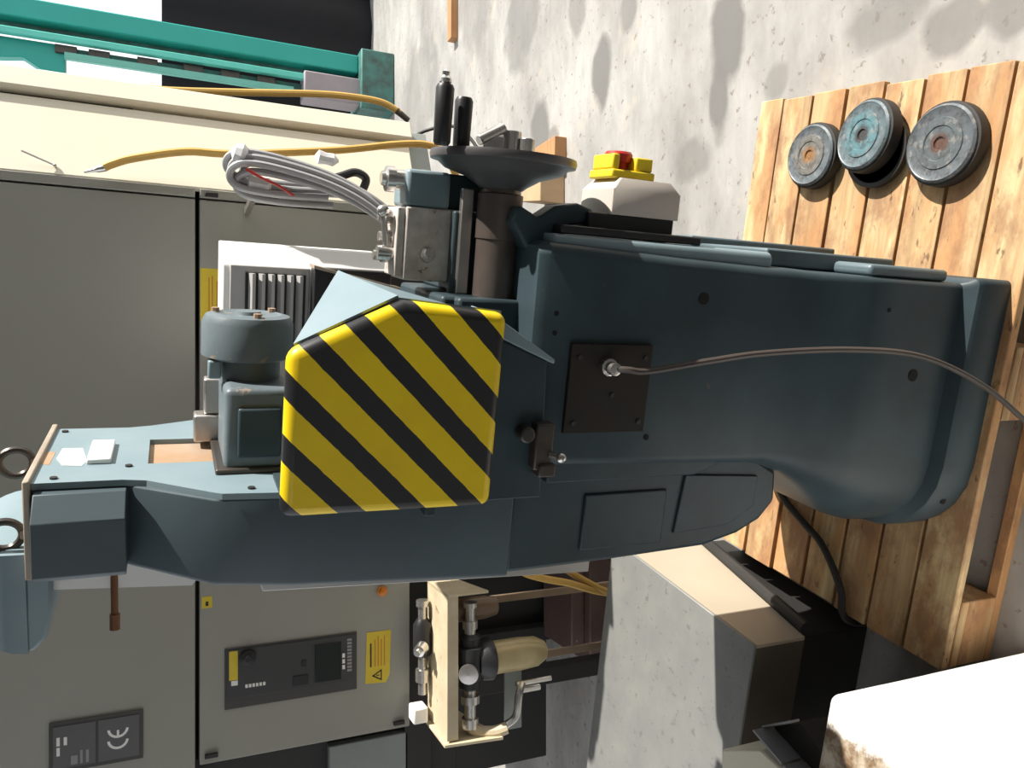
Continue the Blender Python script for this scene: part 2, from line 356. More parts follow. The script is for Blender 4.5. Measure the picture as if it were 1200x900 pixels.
# ------------------------------------------------------------------ the blue machine
mc = Thing('press_machine', (-0.25, 1.2, 0.15), YAW, 'tall blue cast machine with striped guard standing on the pallet', 'machine')
# column with rounded base
L = [  # z, left, right, front, back, r_front_left, r_front_right
    (0.150, -0.540, -0.005, 0.958, 1.50, .17, .012), (0.222, -0.540, -0.005, 0.958, 1.50, .17, .012), (0.232, -0.538, -0.008, 0.963, 1.50, .168, .012), (0.236, -0.534, -0.014, 0.973, 1.49, .165, .012), (0.241, -0.532, -0.018, 0.988, 1.48, .16, .012),
    (0.300, -0.532, -0.018, 0.990, 1.48, .16, .012), (0.340, -0.520, -0.018, 0.991, 1.48, .15, .012), (0.400, -0.490, -0.018, 0.991, 1.48, .125, .012), (0.450, -0.460, -0.018, 0.991, 1.48, .10, .012), (0.465, -0.450, -0.018, 0.994, 1.48, .09, .012),
    (0.500, -0.425, -0.018, 1.003, 1.48, .07, .014), (0.560, -0.392, -0.018, 1.018, 1.48, .045, .016), (0.620, -0.372, -0.016, 1.028, 1.48, .03, .018), (0.660, -0.368, -0.016, 1.030, 1.48, .022, .02),
    (0.850, -0.360, -0.012, 1.030, 1.48, .018, .02), (1.085, -0.352, -0.004, 1.030, 1.48, .016, .02), (1.100, -0.346, -0.012, 1.040, 1.47, .012, .015)]
col = MB().loft([rrect(tl, tr, nf, nb, z, (rl, rr, .02, .06)) for z, tl, tr, nf, nb, rl, rr in L])
column = mc.part('column', col, PAINT)
# raised plates on the lit right flank
fl = mc.part('flank_cover', MB().box(-0.016, 0.016, 1.10, 1.30, 0.30, 0.62), PAINTF, 0.004)
mc.part('flank_plate', MB().box(-0.012, 0.03, 1.30, 1.36, 0.25, 0.64), PAINTF, 0.004)
mc.part('flank_rib', MB().box(-0.018, 0.004, 1.00, 1.09, 0.27, 0.47), PAINTF, 0.008, 3)
mc.part('flank_boss', MB().cyl((-0.01, 1.34, 0.70), (0.022, 1.34, 0.70), 0.022), DARKST, 0.003)
mc.part('sunlit_flank_sheet', MB().loft([rrect(-.03, .008, 1.045, 1.42, z, (.012, .012, .006, .006), 3) for z in (.655, 1.075)], smooth=False), PAINTL, 0.003)  # added pale sheet stands in for the sunlit flank surface
# holes and bolts on the face
for (t, z, n, r) in ((-0.076, 0.80, 1.03, .010), (-0.309, 0.88, 1.03, .005), (-0.194, 0.328, 0.991, .012), (-0.037, 0.208, 0.963, .009), (-0.14, 1.068, 1.03, .004), (-0.11, 1.068, 1.03, .004), (-0.075, .42, .991, .004), (-0.445, 0.195, 0.976, .007)):
    mc.part('bolt_hole', MB().cyl((t, n + .004, z), (t, n - .0012, z), r, seg=14), HOLE)
cp = mc.part('cover_plate', MB().box(-0.297, -0.154, 1.024, 1.031 - 0.004, 0.892, 1.04).box(-0.297, -0.154, 1.022, 1.031, 0.892, 1.04), mat('dark_cover_plate', (0.030, 0.028, 0.025), 0.6, 0.0, c2=(0.036, 0.027, 0.02), vs_=9, spec=0.15), 0.002)
for (t, z) in ((-.175, .905), (-.28, .905), (-.175, 1.025), (-.28, 1.025), (-.235, .96)):
    mc.part('plate_screw', MB().cyl((t, 1.023, z), (t, 1.0195, z), .004, seg=10), DARKGAP, parent=cp)
con = mc.part('cable_gland', MB().lathe([(0, .014), (0.012, .014), (0.013, .011), (0.03, .010), (0.031, .006)], (-0.189, 1.024, 0.975), (0, -1, 0), 12), CHROME)
mc.part('power_cable', MB().tube([(-0.189, 1.0, 0.975), (-0.188, 0.988, .955), (-0.189, 0.985, 0.922), (-0.170, 0.972, 0.822), (-0.153, 0.962, 0.712), (-0.141, 0.942, 0.548), (-0.146, 0.915, 0.412), (-0.189, 0.892, 0.28), (-0.252, 0.872, 0.17), (-0.33, 0.855, 0.05), (-0.44, 0.84, 0.007), (-0.6, 0.83, 0.006)], 0.0052), BROWNC)

# upper head
H = [(1.100, -0.545, -0.385, 1.052, 1.46), (1.200, -0.538, -0.387, 1.052, 1.46), (1.440, -0.522, -0.387, 1.052, 1.46), (1.545, -0.514, -0.387, 1.062, 1.46), (1.655, -0.508, -0.387, 1.142, 1.42), (1.770, -0.505, -0.387, 1.142, 1.42)]
hd = MB().loft([rrect(tl, tr, nf, nb, z, (.008, .003, .005, .01), 3) for z, tl, tr, nf, nb in H], smooth=False)
head = mc.part('head_casting', hd, PAINTH, 0.003)
mc.part('head_front_cover', MB().loft([rrect(-.503, -.389, 1.095, 1.145, z, (.008, .030, .002, .002), 1) for z in (1.655, 1.766)], smooth=False), PAINTH, 0.004)
# right-hand pale plate of the head with its slot
def pp(pts): return MB().prism(pts, 'x', -0.387, -0.377)
sp = MB()
sp.prism([(1.140, 1.770), (1.140, 1.66), (1.132, 1.63), (1.43, 1.63), (1.42, 1.665), (1.42, 1.770)], 'x', -.387, -.378)
sp.prism([(1.132, 1.63), (1.066, 1.545), (1.060, 1.535), (1.21, 1.535), (1.21, 1.63)], 'x', -.387, -.378)
sp.prism([(1.34, 1.63), (1.34, 1.535), (1.475, 1.535), (1.47, 1.55), (1.43, 1.63)], 'x', -.387, -.378)
sp.prism([(1.060, 1.535), (1.050, 1.44), (1.050, 1.13), (1.47, 1.13), (1.475, 1.535)], 'x', -.387, -.378)
side = mc.part('side_plate', sp, PAINTL)
mc.part('slot_back', MB().box(-.3885, -.386, 1.205, 1.345, 1.530, 1.635), RUST, parent=side, label='bare rusty metal inside the slot')
mc.part('rating_plate', MB().box(-.378, -.370, 1.216, 1.32, 1.679, 1.711), LABELW, 0.002, parent=side)
mc.part('torn_sticker', MB().prism([(1.21, 1.716), (1.235, 1.712), (1.30, 1.723), (1.302, 1.75), (1.25, 1.752), (1.215, 1.741)], 'x', -.378, -.3772), LABELW, parent=side)
mc.part('rust_patch', MB().prism([(1.22, 1.758), (1.285, 1.757), (1.288, 1.772), (1.23, 1.772)], 'x', -.378, -.3776), RUST, parent=side)
for (n, z) in ((1.40, 1.757), (1.157, 1.745), (1.075, 1.496), (1.20, 1.655)):
    mc.part('plate_screw', MB().cyl((-.378, n, z), (-.3755, n, z), .005, seg=10), DARKGAP, parent=side)
mc.part('top_lid', MB().box(-.512, -.372, 1.130, 1.43, 1.770, 1.7785), TANEDGE, 0.002)
# hood over the left of the lid
hood = MB()
rings = []
for k in range(9):
    a = math.radians(90 * k / 8)
    n0 = 1.23 - 0.09 * math.cos(a); z0 = 1.7795 + 0.095 * math.sin(a)
    rings.append([(-.625 + .05 * math.sin(a) ** 2, n0, z0), (-.478 - .03 * math.sin(a) ** 3, n0, z0)])
v = []; f = []
for r in rings: v += r
for r in rings: v += [(r[0][0], 1.42, 1.775), (r[1][0], 1.42, 1.775)]
for k in range(8): f.append((2 * k, 2 * k + 1, 2 * k + 3, 2 * k + 2))
hood.v = []; hood.f = []; hood.s = []
hood.loft([[(r[0][0], r[0][1], r[0][2]), (r[1][0], r[1][1], r[1][2]), (r[1][0], 1.42, r[1][2]), (r[0][0], 1.42, r[0][2])] for r in rings])
ho = mc.part('hood', hood, PAINTL)
mc.part('hood_skirt', MB().prism([(-.512, 1.782), (-.512, 1.748), (-.560, 1.750), (-.605, 1.757), (-.623, 1.772), (-.624, 1.782)], 'y', 1.142, 1.42), PAINTL, .006, parent=ho)
for (t, n, z) in ((-.388, 1.27, 1.806), (-.458, 1.165, 1.806)):
    e = mc.part('eye_bolt', MB().torus((t, n, z), .021, .0055, (.15, 1, .1)), DARKST)
    mc.part('shank', MB().cyl((t, n, 1.781), (t, n, z - .019), .008, .007, 12), TANEDGE, parent=e)
# ground slide way along the left
mc.part('slide_way', MB().prism([(-.50, 1.765), (-.541, 1.765), (-.556, 1.57), (-.530, 1.55), (-.50, 1.55)], 'y', 1.16, 1.36), WHITEP)
mc.part('slide_way', MB().prism([(-.50, 1.49), (-.571, 1.47), (-.585, 1.2), (-.600, .89), (-.50, .89)], 'y', 1.145, 1.36), mat('ground_grey_steel', (0.42, 0.42, 0.41), 0.35, 0.3), 0.002)
mc.part('locking_rod', MB().cyl((-.50, 1.165, 1.674), (-.606, 1.150, 1.673), .005, seg=12).cyl((-.585, 1.153, 1.673), (-.608, 1.150, 1.673), .007, seg=12), mat('copper_brown_rod', (.22, .10, .05), .4, .5))
# lower arm beside the column
mc.part('lower_arm', MB().prism([(-.345, 1.10), (-.545, 1.10), (-.544, 1.03), (-.541, .90), (-.533, .70), (-.515, .625), (-.49, .575), (-.455, .545), (-.395, .552), (-.36, .62), (-.345, .70)], 'y', 1.065, 1.40), PAINT, 0.008)
mc.part('arm_cover', MB().box(-.515, -.415, 1.060, 1.066, .80, .965), PAINT, 0.003)
mc.part('arm_cover', MB().prism([(-.39, .765), (-.50, .775), (-.492, .655), (-.46, .60), (-.40, .60)], 'y', 1.060, 1.066), PAINT, 0.002)
mc.part('arm_edge_rail', MB().prism([(-.345, 1.05), (-.385, 1.05), (-.385, .76), (-.365, .70), (-.345, .70)], 'y', 1.043, 1.066), PAINT, 0.003)

# striped guard
STR_K = 1.0; STR_P = 0.0785; STR_F = 0.56; STR_0 = 1.3675
STRIPES = stripe_mat()
A = (-.156, .912, 1.474); B = (-.091, .912, 1.341); E_ = (-.100, .912, 1.205)
gd = mc.part('guard', MB().prism([(-.360, 1.206), (-.100, 1.203), (-.089, 1.341), (-.154, 1.476), (-.358, 1.479)], 'y', .900, .930), STRIPES, 0.013, 4, label='yellow and black hazard striped front')
sh = MB()
Cc = (-.072, 1.10, 1.382); D = (-.125, 1.045, 1.15)
def sheet(mb, pts, th):
    P = [Vector(p) for p in pts]; n = (P[1] - P[0]).cross(P[2] - P[0]).normalized() * th
    k = len(P); mb.add([*P, *[p + n for p in P]], [tuple(range(k)), tuple(range(2 * k - 1, k - 1, -1))] + [(i, (i + 1) % k, (i + 1) % k + k, i + k) for i in range(k)])
mc.part('guard_shoulder', (lambda m: (sheet(m, [(-.150, .922, 1.466), (-.087, .922, 1.343), Cc], .003), m)[1])(MB()), PAINTL, parent=gd)
mc.part('guard_flank', (lambda m: (sheet(m, [(-.087, .922, 1.343), Cc, D], .003), sheet(m, [(-.087, .922, 1.343), D, (-.098, .922, 1.205)], .003), m)[2])(MB()), PAINTL, parent=gd)
mc.part('guard_back', MB().box(-.356, -.350, .925, 1.055, 1.21, 1.47).box(-.356, -.12, .925, 1.06, 1.206, 1.211), PAINT, parent=gd)
mc.part('guard_bracket', MB().prism([(-.385, 1.205), (-.135, 1.200), (-.175, 1.098), (-.385, 1.088)], 'y', .985, 1.06), PAINT, 0.003)
mc.part('bracket_tongue', MB().prism([(-.105, 1.199), (-.134, 1.199), (-.178, 1.092), (-.172, 1.09)], 'y', .975, 1.05), PAINTL, 0.002)
lt = mc.part('latch', MB().box(-.335, -.265, .965, .987, 1.085, 1.115).box(-.345, -.325, .96, .986, 1.08, 1.108).cyl((-.28, .985, 1.13), (-.28, .96, 1.13), .012), DARKST, 0.003)
mc.part('latch_pin', MB().cyl((-.312, .966, 1.088), (-.312, .952, 1.08), .006, seg=10).sphere((-.312, .95, 1.079), .008), CHROME, parent=lt)
mc.part('guard_tab', MB().box(-.392, -.36, .96, 1.052, 1.262, 1.278), PAINT, 0.002)

# gear motor on the side plate
gb = mc.part('gearbox', MB().box(-.378, -.252, 1.150, 1.31, 1.432, 1.528), MOTORP, 0.010, 3)
mc.part('gearbox_cover', MB().box(-.355, -.28, 1.143, 1.152, 1.448, 1.510), PAINT, 0.004, parent=gb)
mc.part('gearbox_flange', MB().box(-.376, -.33, 1.305, 1.345, 1.44, 1.565).box(-.33, -.27, 1.31, 1.34, 1.45, 1.55), STEEL, 0.004, parent=gb)
mc.part('gearbox_foot', MB().box(-.379, -.37, 1.14, 1.33, 1.42, 1.54), DARKST, 0.003, parent=gb)
mt = mc.part('motor', MB().lathe([(0, .045), (.035, .045), (.036, .055)], (-.258, 1.25, 1.485), (1, 0, 0), 28), MOTORP)
mc.part('motor_ear', MB().box(-.25, -.222, 1.21, 1.235, 1.53, 1.548), PAINTL, 0.003, parent=mt)
mc.part('fan_cover', MB().lathe([(0, .060), (.004, .068), (.055, .068), (.066, .062), (.069, .050), (.067, .045), (.067, .02), (.072, .018), (.072, .0)], (-.222, 1.25, 1.489), (1, 0, 0), 36), MOTORP, parent=mt)
for a in range(3):
    an = math.radians(70 + 120 * a)
    mc.part('cover_screw', MB().cyl((-.156, 1.25 + .05 * math.cos(an), 1.489 + .05 * math.sin(an)), (-.148, 1.25 + .05 * math.cos(an), 1.489 + .05 * math.sin(an)), .006, seg=8), RUST, parent=mt)

# handwheel and its spindle
hw = mc.part('handwheel', MB().lathe([(-.045, .034), (-.040, .04), (-.028, .060), (-.018, .092), (-.008, .104), (-.006, .114), (.000, .1155), (.006, .114), (.006, .10), (.002, .097), (.002, .03), (.012, .028), (.012, .0)], (.113, 1.15, 1.124), (1, 0, 0), 48), mat('dark_handwheel_steel', (.15, .145, .15), .4, .5, c2=(.09, .085, .085), vs_=9))
hs = []
for (n, z, t1) in ((1.10, 1.243, .203), (1.115, 1.208, .192)):
    h = mc.part('wheel_handle', MB().lathe([(0, .010), (.004, .0125), (t1 - .125, .0135), (t1 - .120, .011)], (.118, n, z), (1, 0, 0), 18), BLACKP, parent=hw); hs.append((n, z, t1))
mc.part('handle_tip', MB().lathe([(0, .006), (.004, .009), (.009, .0085), (.013, .005), (.018, .006), (.021, .003)], (.200, 1.10, 1.243), (1, 0, 0), 14), CHROME, parent=hw)
mc.part('clamp_lever', MB().box(.122, .146, 1.135, 1.16, 1.13, 1.165).cyl((.135, 1.13, 1.175), (.16, 1.145, 1.13), .008).cyl((.14, 1.17, 1.16), (.165, 1.16, 1.125), .007).cyl((.122, 1.15, 1.115), (.158, 1.15, 1.115), .017).cyl((.122, 1.13, 1.095), (.148, 1.13, 1.095), .012), CHROME, 0.002, parent=hw)
mc.part('spindle', MB().lathe([(0, .034), (.10, .034), (.101, .036), (.17, .036), (.172, .032), (.185, .031)], (-.11, 1.15, 1.124), (1, 0, 0), 28), SHAFT)
mc.part('spindle_housing', MB().box(-.16, -.10, 1.10, 1.25, 1.09, 1.20).box(-.30, -.10, 1.12, 1.36, 1.08, 1.22), PAINT, 0.006)
mc.part('horn_casting', MB().prism([(-.02, 1.10), (.02, 1.128), (.045, 1.118), (.03, 1.085), (.049, 1.058), (.057, 1.02), (.050, .992), (.036, .990), (.028, 1.005), (.022, 1.03), (.008, 1.04), (-.01, 1.044), (-.02, 1.03)], 'y', 1.085, 1.13), PAINT, 0.010, 3)
# valve block with fittings
vb = mc.part('valve_block', MB().box(-.085, .030, 1.195, 1.27, 1.178, 1.262), RUSTBLK, 0.003)
mc.part('block_plate', MB().box(-.08, .028, 1.20, 1.265, 1.262, 1.275), RUSTBLK, 0.002, parent=vb)
mc.part('ball_lever', MB().cyl((-.04, 1.22, 1.285), (.016, 1.22, 1.292), .005, seg=10).sphere((.020, 1.22, 1.293), .010).cyl((-.045, 1.22, 1.27), (-.045, 1.22, 1.30), .012), CHROME, parent=vb)
for (t, z) in ((-.05, 1.29), (-.02, 1.283), (.012, 1.285)):
    mc.part('fitting', MB().lathe([(0, .011), (.012, .011), (.013, .008), (.024, .008)], (t, 1.235, z - .012), (0, 0, 1), 8), STEEL, parent=vb)
mc.part('fitting', MB().lathe([(0, .012), (.012, .012), (.013, .008), (.02, .008)], (-.045, 1.197, 1.225), (.3, -1, 0), 10), CHROME, parent=vb)
mc.part('bearing_block', MB().box(.030, .088, 1.20, 1.28, 1.190, 1.262), PAINTL, 0.006)
mc.part('bearing_arm', MB().box(.032, .088, 1.215, 1.30, 1.085, 1.19), PAINT, 0.004)
mc.part('oil_cup', MB().lathe([(0, .016), (.014, .016), (.015, .02), (.028, .02), (.03, .012), (.036, .010)], (.070, 1.225, 1.262), (0, 0, 1), 16), CHROME)
mc.part('block_bracket', MB().box(-.12, .03, 1.175, 1.195, 1.11, 1.19).box(-.10, .02, 1.175, 1.36, 1.10, 1.178), PAINT, 0.004)
mc.part('guide_bar', MB().box(-.10, .065, 1.165, 1.178, 1.162, 1.182), STEEL, 0.002)

# emergency stop box on the right flank
es = mc.part('emergency_stop', MB().loft([rrect(1.07, 1.175, .840, .968, t, (.004,) * 4, 2) for t in (.045, .085)] + [rrect(1.08, 1.165, .855, .952, .103, (.004,) * 4, 2)], smooth=False), BEIGE, label='beige box with red button')
es.data.transform(Matrix(((0, 0, 1, 0), (1, 0, 0, 0), (0, 1, 0, 0), (0, 0, 0, 1)))) if False else None
# the loft above runs along its third axis: turn it so that it points away from the flank
me = es.data; o_ = mc.org
for vtx in me.vertices:
    a = Vector(vtx.co) + o_; vtx.co = Vector((a.z, a.x, a.y)) - o_
me.update()
mc.part('box_base', MB().box(.009, .022, 1.055, 1.18, .80, 1.06).box(.02, .046, 1.075, 1.17, .845, 1.005), BLACKP, 0.003, parent=es)
mc.part('yellow_collar', MB().box(.102, .116, 1.085, 1.16, .885, .965).box(.116, .138, 1.09, 1.155, .888, .920).box(.116, .140, 1.09, 1.155, .950, .963), YELLOW, 0.003, parent=es)
mc.part('stop_button', MB().lathe([(0, .016), (.012, .016), (.014, .021), (.026, .023), (.030, .020), (.030, 0)], (.116, 1.122, .935), (1, 0, 0), 20), REDP, parent=es)

# ------------------------------------------------------------------ three machine feet lying on the pallet
def disc(t, n, r, h, label, cols, tilt=None, strap=False):
    d = Thing('machine_foot', (t, n, 0.151), YAW, label, 'machine foot', 'round machine feet on the pallet')
    d.part('rubber_pad', MB().lathe([(0, r * .96), (.003, r), (h * .6, r), (h * .75, r * .985), (h * .78, r * .93)], (t, n, .151), (0, 0, 1), 40), RUBBER)
    d.part('metal_cap', MB().lathe([(h * .65, r * .93), (h * .9, r * .925), (h, r * .87), (h * .96, r * .84), (h * .96, r * .62), (h * 1.02, r * .60), (h * 1.02, r * .42), (h * .97, r * .40), (h * .97, r * .16), (h * .88, r * .14), (h * .88, 0)], (t, n, .151), (0, 0, 1), 40), disc_mat('foot_cap_' + label.split()[0], *cols))
    if strap:
        d.part('rubber_skirt', MB().lathe([(0, r * .9), (.003, r * .98), (.016, r * .98), (.016, r * .86), (0, r * .86)], (t - .03, n - .012, .151), (0, 0, 1), 40), RUBBER)
        for p in d.e.children:
            if not p.name.startswith('rubber_skirt'): p.location.z += .012; p.rotation_euler = (math.radians(-5), math.radians(3), 0)
    return d
disc(.250, 1.493, .078, .036, 'smallest round grey foot with an orange rusty centre', ((.15, .18, .20), (.20, .19, .17), (.36, .18, .06)))
disc(.281, 1.325, .081, .038, 'teal-blue round foot between the other two feet', ((.14, .19, .21), (.11, .24, .27), (.05, .05, .05)), strap=True)
disc(.253, 1.140, .084, .036, 'largest grey round foot, with a dark brown centre', ((.13, .15, .165), (.12, .145, .155), (.13, .06, .04)))

# black cable lying over the pallet
single('black_cable', MB().tube([(-.52, 1.50, .158), (-.600, 1.43, .159), (-.640, 1.345, .160), (-.672, 1.275, .161), (-.748, 1.206, .161), (-.800, 1.19, .160), (-.826, 1.185, .13), (-.838, 1.18, .06), (-.842, 1.15, .012), (-.85, 1.05, .009)], .0085), RUBBER, (-.6, 1.43, .15), YAW, 'thick black cable lying across the planks left of the machine', 'cable')

# ------------------------------------------------------------------ sheet metal box left of the pallet
bx = Thing('sheet_metal_chest', (-1.2, 1.5, 0), YAW, 'low grey speckled sheet metal chest beside the pallet', 'chest')
bx.part('top_sheet', MB().box(-1.70, -.858, 1.203, 1.82, .392, .400), GALV, .002)
bx.part('side_sheet', MB().prism([(1.204, .3915), (1.82, .3915), (1.82, .13), (1.204, .25)], 'x', -.866, -.858), BEIGEST)
bx.part('front_sheet', MB().box(-1.70, -.867, 1.203, 1.211, .25, .3915), BROWNF, .001)
bx.part('edge_tube', MB().tube([(-.848, 1.22, .232), (-.848, 1.5, .178), (-.848, 1.80, .122)], .016), RUBBER)
bx.part('base', MB().box(-1.68, -.885, 1.24, 1.80, 0, .30), DARKGAP, .004)  # coloured near-black for the shadow gap below the sheets

# ------------------------------------------------------------------ white chipped block in front
sl = MB().prism([(-.545, 1.000), (-.70, 1.032), (-1.10, 1.08), (-1.15, .45), (-.262, .45)], 'z', 0.0, .55)
single('painted_block', sl, slab_mat(), (-.55, .85, 0), 0, 'white painted block with chipped rusty patch in the foreground', 'block', bevel=.012, seg=3)
single('cream_post', MB().prism([(-.985, 1.045), (-1.06, 1.15), (-1.30, 1.10), (-1.30, .90), (-.985, .90)], 'z', 0, .5), CREAM, (-1.1, 1.03, 0), YAW, 'short cream post between the grey chest and the bracket', 'post', bevel=.004)
br = Thing('channel_bracket', (-.95, 1.0, 0), YAW, 'grey galvanised U-shaped channel on a black stand behind the white block', 'bracket')
br.part('web', MB().prism([(-.957, 1.07), (-.972, .985), (-.976, .985), (-.961, 1.072)], 'z', .45, .50), GALVS)
br.part('web', MB().prism([(-.973, .978), (-.980, .93), (-.984, .93), (-.977, .978)], 'z', .45, .50), GALVS)
br.part('flange', MB().prism([(-.957, 1.07), (-.902, 1.003), (-.899, 1.006), (-.957, 1.075)], 'z', .45, .475), GALVS)
br.part('stand', MB().prism([(-.960, 1.068), (-.905, 1.0), (-.93, .94), (-.976, .94)], 'z', 0, .449), DARKGAP)

# ------------------------------------------------------------------ grey electrical cabinet behind
cb = Thing('electrical_cabinet', (-.3, 2.7, 0), 0, 'large grey electrical cabinet behind the machine with cream side panel', 'cabinet')
Y0 = 2.4
cb.part('upper_door', MB().box(-1.5, .535, Y0, Y0 + .03, 1.534, 2.3), CAB, .003)
cb.part('lower_door', MB().box(-1.105, .535, Y0, Y0 + .03, .893, 1.522), CAB, .003)
cb.part('door_frame', MB().box(.540, .566, Y0 - .004, Y0 + .03, 1.534, 2.3).box(.540, .566, Y0 - .004, Y0 + .03, .893, 1.522), CAB, .003)
cb.part('body', MB().prism([(-1.5, Y0 + .03), (.565, Y0 + .03), (.90, 2.62), (.80, 3.7), (-1.5, 3.7)], 'z', 1.525, 2.3).prism([(-1.10, Y0 + .03), (.565, Y0 + .03), (.90, 2.62), (.80, 3.7), (-1.1, 3.7)], 'z', .89, 1.53), DARKGAP)
ca, sa = math.cos(math.radians(25)), math.sin(math.radians(25))
def cream(l0, l1, z0, z1, d0=0.0, d1=.02):
    m = MB(); q = []
    for (l, d) in ((l0, d0), (l1, d0), (l1, d1), (l0, d1)): q.append((.567 + l * ca + d * -sa * -1 * -1, Y0 - .004 + l * sa + d * ca))
    return m.prism(q, 'z', z0, z1)
cb.part('cream_panel', cream(0, .262, .865, 2.3), CREAM, .003)
cb.part('cream_flange', cream(.276, .345, .855, 2.3, -.022, .02), CREAM, .004)
cb.part('vent_strip', cream(.262, .276, 1.70, 2.3, .012, .02), PLATEF)
cb.part('plinth', cream(.10, .34, .79, .862, .02, .2), GREENG, .003)
for (x, y) in ((-1.05, 2.93), (.5, 2.93), (-1.05, 2.50), (.45, 2.5)):
    cb.part('leg', MB().box(x - .03, x + .03, y - .03, y + .03, 0, .895), DARKGAP, .003)
cb.part('frame_and_shade_sheet', MB().box(-1.6, .6, 2.96, 3.0, .12, .89).box(-1.6, -.2, 2.46, 2.5, .80, .892), DARKGAP, .003)  # dark sheet behind the frame stands in for shadow under the cabinet
cb.part('side_cover', MB().box(-1.5, -1.15, Y0 + .06, Y0 + .09, .88, 1.14), GREENG, .004)
cb.part('dark_backing', MB().box(-1.6, -1.105, Y0 + .09, 3.7, .70, 1.526), DARKGAP, .004)  # dark box added as backing for the dark area beside the lower door
# marking plate with the CE mark
pl = cb.part('marking_plate', MB().box(-1.052, -.914, Y0 - .006, Y0, 1.669, 1.898), PLATEF, .002)
cb.part('plate_field', MB().box(-1.040, -.926, Y0 - .008, Y0 - .006, 1.787, 1.888).box(-1.040, -.926, Y0 - .008, Y0 - .006, 1.679, 1.780), PLATED, parent=pl)
def arc(mb, cx, cz, r, w_, a0, a1, y, k=14):
    v = []; f = []
    for i in range(k + 1):
        a = math.radians(a0 + (a1 - a0) * i / k)
        for rr in (r - w_ / 2, r + w_ / 2): v.append((cx + rr * math.cos(a), y, cz + rr * math.sin(a)))
    for i in range(k): f.append((2 * i, 2 * i + 1, 2 * i + 3, 2 * i + 2))
    return mb.add(v, f)
yp = Y0 - .0085
cem = arc(arc(MB(), -.986, 1.732, .0235, .0068, 95, 265, yp), -.955, 1.732, .0235, .0068, 95, 265, yp)
cem.box(-.976, -.960, yp - .0002, yp, 1.729, 1.735)
cb.part('ce_mark', cem, LABELW, parent=pl)
tx = MB().box(-1.005, -.982, yp - .0002, yp, 1.872, 1.880).box(-.978, -.955, yp - .0002, yp, 1.872, 1.880).box(-.978, -.956, yp - .0002, yp, 1.855, 1.863)
cb.part('print_lines', tx, LABELW, parent=pl)
cb.part('print_lines', MB().box(-1.034, -1.01, yp - .0002, yp, 1.83, 1.846).box(-1.034, -.998, yp - .0002, yp, 1.818, 1.824).box(-1.034, -1.0, yp - .0002, yp, 1.803, 1.810), GREYPR, parent=pl)
# recessed operator panel
op = cb.part('operator_panel', MB().box(-.956, -.776, Y0 - .004, Y0, 1.065, 1.454), PLATEF, .002)
cb.part('panel_face', MB().box(-.925, -.782, Y0 - .007, Y0 - .004, 1.072, 1.448), mat('graphite_panel', (.05, .05, .052), .45, bmp=.03), .001, parent=op)
yq = Y0 - .007
cb.part('display', MB().box(-.915, -.80, yq - .003, yq, 1.115, 1.195), mat('display_glass', (.02, .025, .024), .15, bmp=0), .001, parent=op)
cb.part('key_pad', MB().box(-.915, -.885, yq - .003, yq, 1.215, 1.26), BLACKP, .001, parent=op)
cb.part('key_button', MB().box(-.86, -.84, yq - .002, yq, 1.22, 1.235), BLACKP, .001, parent=op)
cb.part('rotary_knob', MB().lathe([(0, .024), (.012, .023), (.014, .010), (.022, .009), (.022, 0)], (-.808, yq, 1.390), (0, -1, 0), 20), BLACKP, parent=op)
cb.part('panel_label', MB().box(-.87, -.785, yq - .001, yq, 1.418, 1.442), LABELY, parent=op)
cb.part('panel_label', MB().box(-.886, -.872, yq - .001, yq, 1.418, 1.436), LABELW, parent=op)
lm = MB()
for i in range(6): lm.box(-.898, -.888, yq - .001, yq, 1.340 + i * .010, 1.347 + i * .010)
for i in range(3): lm.box(-.885 + i * .018, -.872 + i * .018, yq - .004, yq - .003, 1.104 + 0, 1.112)
cb.part('panel_print', lm, LABELW, parent=op)
lg = MB()
for i in range(10): lg.box(-.895 + i * .0105, -.888 + i * .0105, yq - .001, yq, 1.082, 1.096)
cb.part('panel_print', lg, GREYPR, parent=op)
ws = cb.part('warning_sticker', MB().prism([(-.945, 1.038), (-.785, 1.033), (-.785, .955), (-.925, .960), (-.950, .972)], 'y', Y0 - .0015, Y0), LABELY)
tr = MB(); P = [(-.942, .985), (-.905, .985), (-.9235, 1.018)]; Q = [(-.935, .989), (-.912, .989), (-.9235, 1.009)]
tr.add([(p[0], Y0 - .002, p[1]) for p in P + Q], [(0, 1, 4, 3), (1, 2, 5, 4), (2, 0, 3, 5)]); tr.box(-.925, -.922, Y0 - .0021, Y0 - .002, .993, 1.003)
cb.part('warning_triangle', tr, INK, parent=ws)
ll = MB()
for i in range(4): ll.box(-.895, -.80 - .01 * (i % 2), Y0 - .002, Y0 - .0016, .975 + i * .010, .9785 + i * .010)
cb.part('print_lines', ll, REDINK, parent=ws)
cb.part('print_lines', MB().box(-.895, -.82, Y0 - .002, Y0 - .0016, 1.018, 1.023), INK, parent=ws)
cb.part('indicator_lamp', MB().lathe([(0, .016), (.008, .016), (.009, .011), (.018, .010), (.021, .004)], (-.658, Y0, .985), (0, -1, 0), 16), LAMPO)
tg = cb.part('door_tag', MB().box(-.651, -.618, Y0 - .001, Y0, 1.488, 1.516), LABELY)
cb.part('tag_print', MB().box(-.645, -.632, Y0 - .0014, Y0 - .001, 1.498, 1.506), INK, parent=tg)
yt = cb.part('yellow_notice', MB().box(.18, .336, Y0 - .001, Y0, 1.462, 1.520), LABELY)
cb.part('notice_print', MB().box(.20, .30, Y0 - .0014, Y0 - .001, 1.472, 1.476).box(.20, .315, Y0 - .0014, Y0 - .001, 1.486, 1.489).box(.20, .31, Y0 - .0014, Y0 - .001, 1.495, 1.498), REDINK, parent=yt)
